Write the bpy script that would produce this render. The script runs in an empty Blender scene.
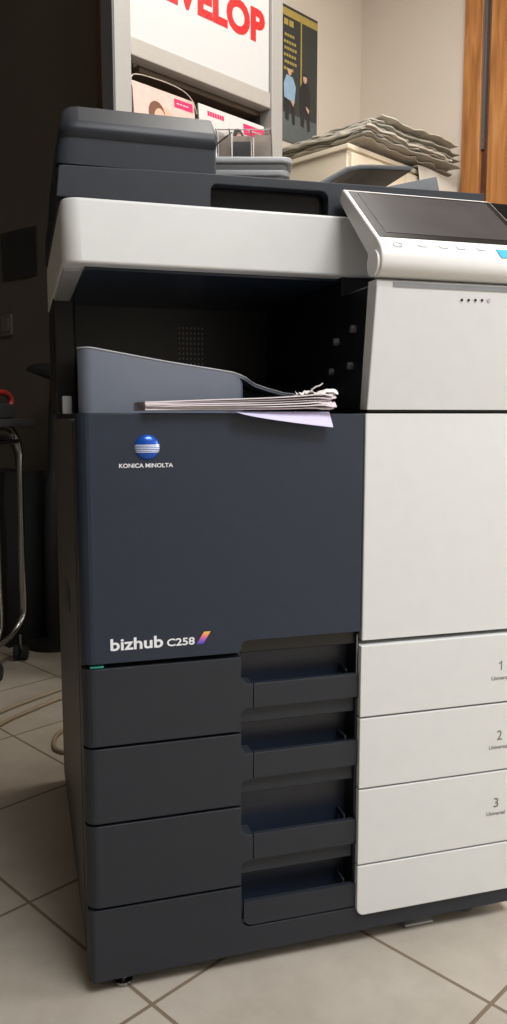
import bpy, bmesh, math, random
from mathutils import Vector, Matrix, noise
random.seed(7)
R = math.radians
sc = bpy.context.scene
COL = sc.collection

# ------------------------------------------------------------------ materials
def lin(c):
    c = c / 255.0
    return c / 12.92 if c <= 0.04045 else ((c + 0.055) / 1.055) ** 2.4
def rgb(r, g, b): return (lin(r), lin(g), lin(b), 1.0)

def mat(name, color, rough=0.5, metal=0.0, var=0.06, scale=40.0, bump=0.0, bscale=600.0, spec=0.5):
    m = bpy.data.materials.new(name); m.use_nodes = True
    nt = m.node_tree; n = nt.nodes; l = nt.links
    b = n['Principled BSDF']
    b.inputs['Roughness'].default_value = rough
    b.inputs['Metallic'].default_value = metal
    b.inputs['Specular IOR Level'].default_value = spec
    tc = n.new('ShaderNodeTexCoord')
    nz = n.new('ShaderNodeTexNoise'); nz.inputs['Scale'].default_value = scale; nz.inputs['Detail'].default_value = 4
    l.new(tc.outputs['Object'], nz.inputs['Vector'])
    rp = n.new('ShaderNodeValToRGB')
    rp.color_ramp.elements[0].position = 0.3; rp.color_ramp.elements[1].position = 0.7
    rp.color_ramp.elements[0].color = tuple(max(0, c * (1 - var)) for c in color[:3]) + (1,)
    rp.color_ramp.elements[1].color = tuple(min(1, c * (1 + var)) for c in color[:3]) + (1,)
    l.new(nz.outputs['Fac'], rp.inputs['Fac']); l.new(rp.outputs['Color'], b.inputs['Base Color'])
    if bump > 0:
        n2 = n.new('ShaderNodeTexNoise'); n2.inputs['Scale'].default_value = bscale; n2.inputs['Detail'].default_value = 2
        l.new(tc.outputs['Object'], n2.inputs['Vector'])
        bp = n.new('ShaderNodeBump'); bp.inputs['Strength'].default_value = bump; bp.inputs['Distance'].default_value = 0.001
        l.new(n2.outputs['Fac'], bp.inputs['Height']); l.new(bp.outputs['Normal'], b.inputs['Normal'])
    return m

NAVY   = mat('navy_plastic', rgb(34, 42, 56), 0.45, bump=0.2, bscale=900, spec=0.4)
CHAR   = mat('charcoal_plastic', rgb(33, 37, 44), 0.45, bump=0.2, bscale=900, spec=0.4)
ADFM   = mat('feeder_plastic', rgb(29, 34, 42), 0.45, bump=0.2, bscale=900, spec=0.4)
INNER  = mat('inner_navy_plastic', rgb(34, 41, 56), 0.35)
BLACK  = mat('black_plastic', rgb(9, 10, 12), 0.4)
SIDE   = mat('side_plastic', rgb(78, 74, 70), 0.5, bump=0.2, bscale=700)
WHITE  = mat('white_plastic', rgb(205, 206, 205), 0.45, var=0.015, bump=0.12, bscale=900)
WARMW  = mat('panel_white_plastic', rgb(214, 213, 210), 0.38, var=0.01)
LGREY  = mat('light_grey_plastic', rgb(160, 162, 164), 0.45)
MGREY  = mat('mid_grey_plastic', rgb(118, 120, 122), 0.5)
TRAYG  = mat('tray_blue_grey_plastic', rgb(108, 115, 128), 0.45, var=0.03)
GLASSY = mat('dark_underside', rgb(34, 46, 60), 0.22)
SCREEN = mat('screen_glass', rgb(60, 58, 60), 0.18, var=0.10, scale=18, spec=0.12)
BEZEL  = mat('screen_bezel', rgb(20, 19, 20), 0.2, spec=0.12)
LETTER = mat('silver_lettering', rgb(225, 226, 230), 0.4, var=0.01)
INK    = mat('grey_ink', rgb(112, 112, 106), 0.6)
CYAN   = mat('blue_sticker', rgb(40, 165, 225), 0.4)
TEAL   = mat('teal_plastic', rgb(40, 130, 115), 0.4)
CHROME = mat('chrome', rgb(150, 150, 148), 0.22, 1.0, var=0.02)
ALU    = mat('grey_metal', rgb(160, 158, 154), 0.45, 0.0, var=0.02)
ALUD   = mat('dark_grey_metal', rgb(88, 88, 90), 0.5, 0.0, var=0.03)
BEAM   = mat('beam_grey', rgb(168, 163, 156), 0.5, var=0.03)
SIGNW  = mat('sign_white', rgb(194, 194, 194), 0.5, var=0.01)
RED    = mat('sign_red', rgb(200, 34, 36), 0.5, var=0.02)
SHELFB = mat('shelf_brown', rgb(96, 80, 66), 0.6, var=0.1)
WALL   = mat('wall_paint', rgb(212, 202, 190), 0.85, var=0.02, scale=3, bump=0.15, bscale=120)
WALLSHADE  = mat('wall_paint_shaded', rgb(84, 77, 68), 0.85, var=0.06, scale=3, bump=0.15, bscale=120)  # wall paint darkened: the hallway's shade is put into the colour
CEIL   = mat('ceiling_paint', rgb(225, 220, 210), 0.9, var=0.02, scale=3)
CREAM  = mat('cream_cabinet_paint', rgb(224, 213, 192), 0.5, var=0.02, scale=8)
PAPERW = mat('newsprint', rgb(196, 191, 180), 0.8, var=0.10, scale=14)
PAPERG = mat('newsprint_grey', rgb(160, 158, 148), 0.8, var=0.16, scale=12)
SHEET  = mat('pale_pink_paper', rgb(216, 206, 210), 0.75, var=0.05, scale=25)
LILAC  = mat('lilac_paper', rgb(196, 190, 218), 0.75, var=0.03, scale=20)
CABLE  = mat('beige_cable', rgb(140, 126, 104), 0.5)
BLKF   = mat('black_fabric', rgb(13, 12, 13), 0.9, bump=0.4, bscale=300)
REDP   = mat('red_plastic', rgb(120, 26, 22), 0.45)
RUBBER = mat('black_rubber', rgb(14, 14, 16), 0.7)
MAGENT = mat('magenta_print', rgb(222, 38, 98), 0.5)
SKIN   = mat('print_skin', rgb(208, 168, 144), 0.6)
HAIRB  = mat('print_brown', rgb(110, 70, 48), 0.6)
INKB   = mat('print_black', rgb(30, 28, 30), 0.6)
PAPER  = mat('brochure_white', rgb(204, 200, 198), 0.5, var=0.02)
PINKP  = mat('brochure_pink', rgb(206, 180, 170), 0.5, var=0.06)
LEAFB  = mat('leaflet_beige', rgb(160, 148, 138), 0.6, var=0.08)
LEAFD  = mat('leaflet_dark', rgb(66, 66, 72), 0.6, var=0.08)
POSTG  = mat('poster_dark', rgb(58, 62, 60), 0.5, var=0.12, scale=10)
POSTF  = mat('poster_floor', rgb(96, 104, 106), 0.5, var=0.1, scale=10)
POSTY  = mat('poster_yellow', rgb(178, 158, 84), 0.5)
POSTB  = mat('poster_blue', rgb(150, 182, 210), 0.5)
POSTK  = mat('poster_black', rgb(44, 44, 46), 0.5)
PICD   = mat('dark_picture', rgb(36, 34, 34), 0.7, var=0.2, scale=12)
SWITCH = mat('switch_plastic', rgb(96, 90, 80), 0.5)
STAND  = mat('stand_grey', rgb(122, 125, 130), 0.45, var=0.02)

def flash_mat():
    m = bpy.data.materials.new('flash_print'); m.use_nodes = True
    n = m.node_tree.nodes; l = m.node_tree.links; b = n['Principled BSDF']; b.inputs['Roughness'].default_value = 0.4
    tc = n.new('ShaderNodeTexCoord'); sp = n.new('ShaderNodeSeparateXYZ'); l.new(tc.outputs['Generated'], sp.inputs[0])
    r = n.new('ShaderNodeValToRGB'); e = r.color_ramp.elements
    e[0].position = 0.0; e[0].color = rgb(40, 60, 170); e[1].position = 1.0; e[1].color = rgb(240, 190, 70)
    k = e.new(0.35); k.color = rgb(150, 90, 190); k = e.new(0.65); k.color = rgb(235, 120, 130)
    l.new(sp.outputs['Z'], r.inputs['Fac']); l.new(r.outputs['Color'], b.inputs['Base Color'])
    return m
FLASH = flash_mat()

def globe_mat():
    m = bpy.data.materials.new('globe_blue'); m.use_nodes = True
    n = m.node_tree.nodes; l = m.node_tree.links; b = n['Principled BSDF']
    b.inputs['Roughness'].default_value = 0.22; b.inputs['Metallic'].default_value = 0.35
    tc = n.new('ShaderNodeTexCoord'); sp = n.new('ShaderNodeSeparateXYZ'); l.new(tc.outputs['Generated'], sp.inputs[0])
    def mth(op, a, bb=None):
        q = n.new('ShaderNodeMath'); q.operation = op
        for i, v in enumerate((a, bb)):
            if v is None: continue
            if isinstance(v, (int, float)): q.inputs[i].default_value = v
            else: l.new(v, q.inputs[i])
        return q.outputs[0]
    z = sp.outputs['Z']
    st = mth('LESS_THAN', mth('FRACT', mth('MULTIPLY', mth('SUBTRACT', z, 0.30), 15.0)), 0.55)
    band = mth('MULTIPLY', mth('GREATER_THAN', z, 0.30), mth('LESS_THAN', z, 0.63))
    f = mth('MULTIPLY', st, band)
    mx = n.new('ShaderNodeMix'); mx.data_type = 'RGBA'
    mx.inputs['A'].default_value = rgb(24, 78, 176); mx.inputs['B'].default_value = rgb(225, 232, 245)
    l.new(f, mx.inputs['Factor']); l.new(mx.outputs['Result'], b.inputs['Base Color'])
    return m
GLOBE = globe_mat()

def clear_mat():
    m = bpy.data.materials.new('clear_acrylic'); m.use_nodes = True
    n = m.node_tree.nodes; l = m.node_tree.links; n.remove(n['Principled BSDF'])
    tr = n.new('ShaderNodeBsdfTransparent'); tr.inputs['Color'].default_value = (0.93, 0.93, 0.93, 1)
    gl = n.new('ShaderNodeBsdfGlossy'); gl.inputs['Roughness'].default_value = 0.08
    fr = n.new('ShaderNodeFresnel'); fr.inputs['IOR'].default_value = 1.45
    mx = n.new('ShaderNodeMixShader'); l.new(fr.outputs[0], mx.inputs[0]); l.new(tr.outputs[0], mx.inputs[1]); l.new(gl.outputs[0], mx.inputs[2])
    l.new(mx.outputs[0], n['Material Output'].inputs['Surface'])
    return m
CLEAR = clear_mat()

def wood_mat():
    m = bpy.data.materials.new('stained_pine'); m.use_nodes = True
    n = m.node_tree.nodes; l = m.node_tree.links; b = n['Principled BSDF']; b.inputs['Roughness'].default_value = 0.45
    tc = n.new('ShaderNodeTexCoord'); mp = n.new('ShaderNodeMapping'); mp.inputs['Scale'].default_value = (14, 14, 1.2)
    l.new(tc.outputs['Object'], mp.inputs['Vector'])
    nz = n.new('ShaderNodeTexNoise'); nz.inputs['Scale'].default_value = 2.4; nz.inputs['Detail'].default_value = 6; nz.inputs['Distortion'].default_value = 1.2
    l.new(mp.outputs[0], nz.inputs['Vector'])
    r = n.new('ShaderNodeValToRGB'); e = r.color_ramp.elements
    e[0].position = 0.28; e[0].color = rgb(134, 84, 44); e[1].position = 0.75; e[1].color = rgb(196, 140, 84)
    k = e.new(0.5); k.color = rgb(172, 114, 62)
    l.new(nz.outputs['Fac'], r.inputs['Fac'])
    vo = n.new('ShaderNodeTexVoronoi'); vo.inputs['Scale'].default_value = 3.1
    mp2 = n.new('ShaderNodeMapping'); mp2.inputs['Scale'].default_value = (1.4, 1.4, 0.8); l.new(tc.outputs['Object'], mp2.inputs['Vector'])
    l.new(mp2.outputs[0], vo.inputs['Vector'])
    kr = n.new('ShaderNodeValToRGB'); kr.color_ramp.elements[0].position = 0.02; kr.color_ramp.elements[0].color = (0.35, 0.3, 0.25, 1)
    kr.color_ramp.elements[1].position = 0.09; kr.color_ramp.elements[1].color = (1, 1, 1, 1)
    l.new(vo.outputs['Distance'], kr.inputs['Fac'])
    mx = n.new('ShaderNodeMix'); mx.data_type = 'RGBA'; mx.blend_type = 'MULTIPLY'; mx.inputs['Factor'].default_value = 1
    l.new(r.outputs['Color'], mx.inputs['A']); l.new(kr.outputs['Color'], mx.inputs['B']); l.new(mx.outputs['Result'], b.inputs['Base Color'])
    return m
WOOD = wood_mat()
WOODD = mat('dark_wood', rgb(84, 50, 30), 0.5, var=0.2)

def floor_mat():
    m = bpy.data.materials.new('beige_floor_tiles'); m.use_nodes = True
    n = m.node_tree.nodes; l = m.node_tree.links; b = n['Principled BSDF']
    tc = n.new('ShaderNodeTexCoord'); sp = n.new('ShaderNodeSeparateXYZ'); l.new(tc.outputs['Object'], sp.inputs[0])
    def mth(op, a, bb=None, cc=None):
        q = n.new('ShaderNodeMath'); q.operation = op
        for i, v in enumerate((a, bb, cc)):
            if v is None: continue
            if isinstance(v, (int, float)): q.inputs[i].default_value = v
            else: l.new(v, q.inputs[i])
        return q.outputs[0]
    P = 0.326
    ux = mth('DIVIDE', mth('SUBTRACT', sp.outputs['X'], 0.0525), P)
    uy = mth('DIVIDE', mth('SUBTRACT', sp.outputs['Y'], 0.2575), P)
    g = []
    for u in (ux, uy):
        fr = mth('FRACT', u)
        g.append(mth('MINIMUM', fr, mth('SUBTRACT', 1.0, fr)))
    d = mth('MULTIPLY', mth('MINIMUM', g[0], g[1]), P)
    grout = mth('LESS_THAN', d, 0.0029)
    cv = n.new('ShaderNodeCombineXYZ'); l.new(mth('FLOOR', ux), cv.inputs[0]); l.new(mth('FLOOR', uy), cv.inputs[1])
    wn = n.new('ShaderNodeTexWhiteNoise'); l.new(cv.outputs[0], wn.inputs['Vector'])
    n1 = n.new('ShaderNodeTexNoise'); n1.inputs['Scale'].default_value = 5; n1.inputs['Detail'].default_value = 8; n1.inputs['Roughness'].default_value = 0.65
    l.new(tc.outputs['Object'], n1.inputs['Vector'])
    r = n.new('ShaderNodeValToRGB'); e = r.color_ramp.elements
    e[0].position = 0.3; e[0].color = rgb(152, 144, 131); e[1].position = 0.72; e[1].color = rgb(180, 172, 160)
    l.new(n1.outputs['Fac'], r.inputs['Fac'])
    hs = n.new('ShaderNodeHueSaturation'); l.new(r.outputs['Color'], hs.inputs['Color'])
    l.new(mth('MULTIPLY_ADD', wn.outputs['Value'], 0.08, 0.95), hs.inputs['Value'])
    mx = n.new('ShaderNodeMix'); mx.data_type = 'RGBA'; l.new(grout, mx.inputs['Factor'])
    l.new(hs.outputs['Color'], mx.inputs['A']); mx.inputs['B'].default_value = rgb(112, 97, 80)
    l.new(mx.outputs['Result'], b.inputs['Base Color'])
    rr = mth('MULTIPLY_ADD', grout, 0.4, 0.38); l.new(rr, b.inputs['Roughness'])
    bp = n.new('ShaderNodeBump'); bp.inputs['Strength'].default_value = 0.4; bp.inputs['Distance'].default_value = 0.002
    l.new(mth('SUBTRACT', 1.0, grout), bp.inputs['Height']); l.new(bp.outputs['Normal'], b.inputs['Normal'])
    return m
FLOOR = floor_mat()

# ------------------------------------------------------------------ mesh helpers
def link(name, bm, m, parent=None, smooth=40):
    bmesh.ops.recalc_face_normals(bm, faces=bm.faces)
    me = bpy.data.meshes.new(name); bm.to_mesh(me); bm.free()
    for x in (m if isinstance(m, (list, tuple)) else [m]): me.materials.append(x)
    if smooth:
        me.set_sharp_from_angle(angle=R(smooth))
        for p in me.polygons: p.use_smooth = not (len(p.vertices) > 4 or p.area > 0.004)
    o = bpy.data.objects.new(name, me); COL.objects.link(o)
    if parent: o.parent = parent
    return o

def tag(o, label=None, cat=None, group=None, kind=None):
    if label: o['label'] = label
    if cat: o['category'] = cat
    if group: o['group'] = group
    if kind: o['kind'] = kind
    return o

def thing(name, label, cat, loc=(0, 0, 0), rz=0, group=None):
    o = bpy.data.objects.new(name, None); COL.objects.link(o)
    o.location = loc; o.rotation_euler = (0, 0, rz); o.empty_display_size = 0.05
    return tag(o, label, cat, group)

def bev(bm, edges, off, seg=2):
    if edges and off > 0:
        bmesh.ops.bevel(bm, geom=edges, offset=off, segments=seg, profile=0.5, affect='EDGES', clamp_overlap=True)

def sharp_edges(bm, ang=30):
    return [e for e in bm.edges if len(e.link_faces) == 2 and e.calc_face_angle(0) > R(ang)]

def add_box(bm, x0, x1, y0, y1, z0, z1, mi=0):
    vs = [bm.verts.new(p) for p in ((x0,y0,z0),(x1,y0,z0),(x1,y1,z0),(x0,y1,z0),(x0,y0,z1),(x1,y0,z1),(x1,y1,z1),(x0,y1,z1))]
    fs = [bm.faces.new([vs[i] for i in f]) for f in ((0,3,2,1),(4,5,6,7),(0,1,5,4),(1,2,6,5),(2,3,7,6),(3,0,4,7))]
    for f in fs: f.material_index = mi
    return vs

def box(name, x0, x1, y0, y1, z0, z1, m, parent=None, b=0.002, seg=2):
    bm = bmesh.new(); add_box(bm, x0, x1, y0, y1, z0, z1)
    bmesh.ops.recalc_face_normals(bm, faces=bm.faces)
    bev(bm, list(bm.edges), b, seg)
    return link(name, bm, m, parent)

AX = {'xz': lambda u, v, w: (u, w, v), 'xy': lambda u, v, w: (u, v, w), 'yz': lambda u, v, w: (w, u, v)}
def prism_bm(pts, plane, w0, w1, bm=None, mi=0):
    bm = bm or bmesh.new(); f = AX[plane]
    a = [bm.verts.new(f(u, v, w0)) for u, v in pts]; c = [bm.verts.new(f(u, v, w1)) for u, v in pts]
    fs = [bm.faces.new(a), bm.faces.new(list(reversed(c)))]
    n = len(pts)
    for i in range(n):
        fs.append(bm.faces.new((a[i], c[i], c[(i+1) % n], a[(i+1) % n])))
    for q in fs: q.material_index = mi
    return bm
def prism(name, pts, plane, w0, w1, m, parent=None, b=0.0015, seg=2):
    bm = prism_bm(pts, plane, w0, w1)
    bmesh.ops.recalc_face_normals(bm, faces=bm.faces)
    k = 0 if plane == 'yz' else (1 if plane == 'xz' else 2)
    if b > 0:
        es = [e for e in bm.edges if abs(e.verts[0].co[k] - e.verts[1].co[k]) < 1e-7]
        bev(bm, es, b, seg)
    return link(name, bm, m, parent)

def arc(cx, cy, r, a0, a1, n=6):
    return [(cx + r * math.cos(R(a0 + (a1 - a0) * i / n)), cy + r * math.sin(R(a0 + (a1 - a0) * i / n))) for i in range(n + 1)]
def rrect(x0, x1, y0, y1, r=0.01, rs=None, n=6):
    # corner order: bottom-left, bottom-right, top-right, top-left
    bl, br, tr, tl = rs or (r, r, r, r)
    p = []
    p += arc(x0 + bl, y0 + bl, bl, 180, 270, n) if bl else [(x0, y0)]
    p += arc(x1 - br, y0 + br, br, 270, 360, n) if br else [(x1, y0)]
    p += arc(x1 - tr, y1 - tr, tr, 0, 90, n) if tr else [(x1, y1)]
    p += arc(x0 + tl, y1 - tl, tl, 90, 180, n) if tl else [(x0, y1)]
    return p

def tube_bm(pts, r, bm=None, seg=10, closed=False):
    bm = bm or bmesh.new()
    P = [Vector(p) for p in pts]; rings = []; n = len(P)
    prev = None
    for i, p in enumerate(P):
        t = (P[(i+1) % n] - P[i-1]) if closed else (P[min(i+1, n-1)] - P[max(i-1, 0)])
        t.normalize()
        if prev is None:
            ref = Vector((0, 0, 1)) if abs(t.z) < 0.9 else Vector((1, 0, 0))
            u = t.cross(ref).normalized()
        else:
            u = (prev - t * prev.dot(t)).normalized()
        prev = u; v = t.cross(u)
        rr = r[i] if isinstance(r, (list, tuple)) else r
        rings.append([bm.verts.new(p + (u * math.cos(2*math.pi*k/seg) + v * math.sin(2*math.pi*k/seg)) * rr) for k in range(seg)])
    m = n if closed else n - 1
    for i in range(m):
        a, b = rings[i], rings[(i+1) % n]
        for k in range(seg): bm.faces.new((a[k], a[(k+1) % seg], b[(k+1) % seg], b[k]))
    if not closed:
        bm.faces.new(list(reversed(rings[0]))); bm.faces.new(rings[-1])
    return bm
def tube(name, pts, r, m, parent=None, seg=10, closed=False):
    return link(name, tube_bm(pts, r, None, seg, closed), m, parent, 50)
def curve(pts, n=8):
    P = [Vector(p) for p in pts]; out = []
    for i in range(len(P) - 1):
        p0, p1, p2, p3 = P[max(i-1, 0)], P[i], P[i+1], P[min(i+2, len(P)-1)]
        for k in range(n):
            t = k / n
            out.append(0.5 * ((2*p1) + (p2-p0)*t + (2*p0-5*p1+4*p2-p3)*t*t + (3*p1-p0-3*p2+p3)*t**3))
    out.append(P[-1]); return out

def lathe(name, prof, m, parent=None, seg=24, loc=(0,0,0), axis='z'):
    bm = bmesh.new(); rings = []
    for r, z in prof:
        ring = []
        for k in range(seg):
            a = 2*math.pi*k/seg; c, s = r*math.cos(a), r*math.sin(a)
            p = (c, s, z) if axis == 'z' else ((c, z, s) if axis == 'y' else (z, c, s))
            ring.append(bm.verts.new((p[0]+loc[0], p[1]+loc[1], p[2]+loc[2])))
        rings.append(ring)
    for a, b in zip(rings, rings[1:]):
        for k in range(seg): bm.faces.new((a[k], a[(k+1) % seg], b[(k+1) % seg], b[k]))
    bm.faces.new(list(reversed(rings[0]))); bm.faces.new(rings[-1])
    return link(name, bm, m, parent, 50)

def text(name, body, m, parent, x0, x1, z0, z1, y, bold=0.0, thick=0.0004):
    """lettering fitted into x0..x1 (width), z0..z1 (height), standing at depth y and facing -y"""
    cu = bpy.data.curves.new(name, 'FONT'); cu.body = body; cu.size = 1; cu.offset = bold; cu.extrude = 0.02; cu.resolution_u = 4
    t = bpy.data.objects.new(name + '_tmp', cu); COL.objects.link(t)
    dg = bpy.context.evaluated_depsgraph_get(); dg.update()
    me = bpy.data.meshes.new_from_object(t.evaluated_get(dg))
    bpy.data.objects.remove(t); bpy.data.curves.remove(cu)
    xs = [v.co.x for v in me.vertices]; ys = [v.co.y for v in me.vertices]
    ax, bx, ay, by = min(xs), max(xs), min(ys), max(ys)
    for v in me.vertices:
        u = (v.co.x - ax) / (bx - ax); w = (v.co.y - ay) / (by - ay)
        v.co = Vector((x0 + u*(x1-x0), y - (v.co.z / 0.02 + 1) * 0.5 * thick, z0 + w*(z1-z0)))
    me.name = name; me.materials.clear(); me.materials.append(m)
    o = bpy.data.objects.new(name, me); COL.objects.link(o); o.parent = parent
    return o

# ------------------------------------------------------------------ the copier (local frame: x along front, y into the machine)
TH = R(29.0)
K = thing('multifunction_copier', 'large dark blue and white multifunction office copier standing on the tiled floor', 'copier', (0, 0, 0), -TH)
W, D = 0.668, 0.69

box('chassis', 0.006, W - 0.002, 0.046, D, 0.03, 0.798, BLACK, K, 0.003)
sp = box('side_panel', 0.0, 0.007, 0.022, D - 0.01, 0.024, 0.790, SIDE, K, 0.003)
tag(sp, 'brownish dark grey left side panel')
box('panel_seam', -0.0008, 0.001, 0.060, 0.064, 0.03, 0.785, BLACK, sp, 0)
prism('side_grip', rrect(0.25, 0.36, 0.48, 0.52, 0.012), 'yz', -0.0012, 0.002, BLACK, sp, 0)
box('right_side_panel', W - 0.006, W, 0.022, D - 0.01, 0.024, 0.79, WHITE, K, 0.003)
box('rear_panel', 0.004, W - 0.004, D - 0.008, D + 0.004, 0.03, 0.79, LGREY, K, 0.003)

def front_panel(name, pts, y0, y1, m, parent, left_r=0.014, zcut=None):
    bm = prism_bm(pts, 'xz', y0, y1)
    bmesh.ops.recalc_face_normals(bm, faces=bm.faces)
    xm = min(p[0] for p in pts)
    es = [e for e in bm.edges if all(abs(v.co.x - xm) < 1e-6 and abs(v.co.y - y0) < 1e-6 for v in e.verts)]
    bev(bm, es, left_r, 6)
    es = [e for e in bm.edges if all(abs(v.co.y - y0) < 1e-6 for v in e.verts) and e.is_manifold and e.calc_face_angle(0) > R(60)]
    bev(bm, es, 0.0012, 2)
    return link(name, bm, m, parent)

# upper front door (dark) with the notch above the first handle
dp = [(0.0, 0.4705), (0.2120, 0.4705), (0.2145, 0.474)] + list(reversed(arc(0.2235, 0.478, 0.009, 90, 180, 4))) + [(0.392, 0.487), (0.392, 0.797), (0.0, 0.797)]
door = front_panel('front_door', dp, 0.0, 0.03, NAVY, K, 0.016)
tag(door, 'dark navy front door with lettering')
text('brand_lettering', 'KONICA MINOLTA', LETTER, door, 0.0528, 0.1229, 0.7277, 0.7332, -0.0002, 0.018)
text('model_lettering', 'bizhub', LETTER, door, 0.0370, 0.1066, 0.4872, 0.5034, -0.0002, 0.022)
text('model_number', 'C258', LETTER, door, 0.1119, 0.1496, 0.4875, 0.4979, -0.0002, 0.02)
prism('colour_flash', [(0.1520, 0.4872), (0.1612, 0.4872), (0.1717, 0.5040), (0.1627, 0.5040)], 'xz', -0.0006, 0.001, FLASH, door, 0)
lathe('round_emblem', [(0.0002, -0.0062), (0.004, -0.0060), (0.008, -0.0053), (0.012, -0.0038), (0.015, -0.0020), (0.0165, -0.0002), (0.0165, 0.002)],
      GLOBE, door, 40, (0.0893, 0.0, 0.7540), 'y')
box('teal_latch', 0.010, 0.028, 0.0015, 0.02, 0.4648, 0.4672, TEAL, K, 0.0005)

# the three paper drawers
LIPS = [(0.3895, 0.4245), (0.2860, 0.3237), (0.1645, 0.2025), (0.0645, 0.1010)]
TOPS = [0.4635, 0.3535, 0.2455, 0.1250]
BOTS = [0.3575, 0.2495, 0.1290]
WTOP = [0.4665, 0.3578, 0.2492, 0.1307]
WBOT = [0.3607, 0.2520, 0.1336, 0.0525]
UPPER = [0.487, 0.3895, 0.2860, 0.1645]
def white_front(nm, k, parent, rs):
    bm = prism_bm(rrect(0.3912, W, WBOT[k], WTOP[k], 0, rs, 6), 'xz', -0.006, 0.03)
    bmesh.ops.recalc_face_normals(bm, faces=bm.faces)
    es = [e for e in bm.edges if all(abs(v.co.y + 0.006) < 1e-6 for v in e.verts)]
    bev(bm, es, 0.0016, 3)
    o = link(nm, bm, WHITE, parent); tag(o, 'white right half of the drawer front'); return o
def handle(k, parent, nm='drawer_handle'):
    z0, z1 = LIPS[k]
    x0 = 0.2332 if k < 3 else 0.2185
    rs = (0.0, 0.0, 0.0, 0.0) if k < 3 else (0.012, 0.0, 0.0, 0.002)
    bm = prism_bm(rrect(x0, 0.392, z0 + 0.0005, z1, 0, rs, 6), 'xz', 0.0005, 0.008)
    # floor of the grip trough behind the lip
    add_box(bm, x0 - 0.012, 0.392, 0.004, 0.044, z0 + 0.004, z0 + 0.010)
    bmesh.ops.recalc_face_normals(bm, faces=bm.faces)
    es = [e for e in bm.edges if all(v.co.y < 0.0006 and abs(v.co.z - z1) < 1e-6 for v in e.verts)]
    bev(bm, es, 0.0012, 2)
    o = link(nm, bm, CHAR, parent)
    return o
def trough(k, parent):
    z0 = LIPS[k][1]; z1 = UPPER[k]
    bm = bmesh.new()
    add_box(bm, 0.206, 0.392, 0.038, 0.045, z0 - 0.03, z1 + 0.004)            # deep back
    h = 0.020 if k in (0,) else 0.024
    o = link('grip_recess', bm, INNER, parent, 0)
    bm = bmesh.new()
    add_box(bm, 0.2155, 0.392, 0.009, 0.040, z1 - h, z1 + 0.001)               # upper step
    add_box(bm, 0.3735, 0.3765, 0.008, 0.040, z0 - 0.004, z0 + 0.006)          # end rib
    bmesh.ops.recalc_face_normals(bm, faces=bm.faces); bev(bm, list(bm.edges), 0.001, 1)
    link('grip_step', bm, CHAR if k else BLACK, parent)
for k in range(3):
    zb, zt = BOTS[k], TOPS[k]
    lt = LIPS[k][1]; lb = LIPS[k][0]
    pts = [(0.0, zb), (0.2145, zb), (0.2145, lb - 0.010)] + list(reversed(arc(0.2245, lb - 0.010, 0.010, 90, 180, 5))) \
        + [(0.2318, lb), (0.2318, lt)] + list(reversed(arc(0.2265, lt + 0.012, 0.012, 180, 270, 5))) + [(0.2145, zt), (0.0, zt)]
    dr = front_panel('paper_drawer', pts, 0.0, 0.03, CHAR, K, 0.016)
    tag(dr, ['top', 'middle', 'third'][k] + ' paper drawer front')
    handle(k, dr); trough(k, dr)
    wf = white_front('white_panel', k, dr, (0.001, 0.001, 0.001, 0.001))
    NX = [(0.6178, 0.6236), (0.6196, 0.6282), (0.6180, 0.6264)][k]; NZ = [(0.4112, 0.4258), (0.3003, 0.3155), (0.1915, 0.2066)][k]
    UZ = [(0.3958, 0.4020), (0.2862, 0.2924), (0.1788, 0.1850)][k]
    if k == 0:
        a_, b_, c_, d_ = NX[0], NX[1], NZ[0], NZ[1]
        prism('tray_number', [(b_ - 0.0018, c_), (b_, c_), (b_, d_), (b_ - 0.0014, d_), (b_ - 0.0026, d_ - 0.0022), (a_ + 0.0004, d_ - 0.0034), (a_ + 0.0004, d_ - 0.0048), (b_ - 0.0018, d_ - 0.0042)], 'xz', -0.0064, -0.0058, INK, dr, 0)
    else:
        text('tray_number', str(k + 1), INK, dr, NX[0], NX[1], NZ[0], NZ[1], -0.0061, 0.0)
    text('tray_caption', 'Universal', INK, dr, 0.6062, 0.6385, UZ[0], UZ[1], -0.0061, 0.0)
# bottom panel
bp = [(0.0, 0.021), (W, 0.0265), (W, 0.0625), (0.2295, 0.0625)] + list(reversed(arc(0.2285, 0.0765, 0.014, 180, 270, 5))) + [(0.2145, 0.1250), (0.0, 0.1250)]
base = front_panel('base_panel', bp, 0.0, 0.03, CHAR, K, 0.009)
handle(3, base, 'grip_lip'); trough(3, base)
white_front('white_panel', 3, base, (0.012, 0.001, 0.001, 0.001))
box('recess_end', 0.3872, 0.3916, 0.0035, 0.045, 0.0645, 0.4866, BLACK, K, 0)
# feet
for fx, fy in ((0.047, 0.0215), (0.60, 0.040), (0.06, 0.62), (0.60, 0.62)):
    lathe('levelling_foot', [(0.010, 0.0), (0.013, 0.0015), (0.013, 0.006), (0.005, 0.008), (0.005, 0.016), (0.008, 0.017), (0.008, 0.03)], CHROME, K, 16, (fx, fy, 0))
box('stabiliser_strip', 0.4833, 0.531, 0.016, 0.045, 0.003, 0.0065, LGREY, K, 0.0005)
for fx in (0.49, 0.525):
    box('strip_bracket', fx - 0.006, fx + 0.006, 0.04, 0.055, 0.006, 0.031, LGREY, K, 0.0005)

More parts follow.
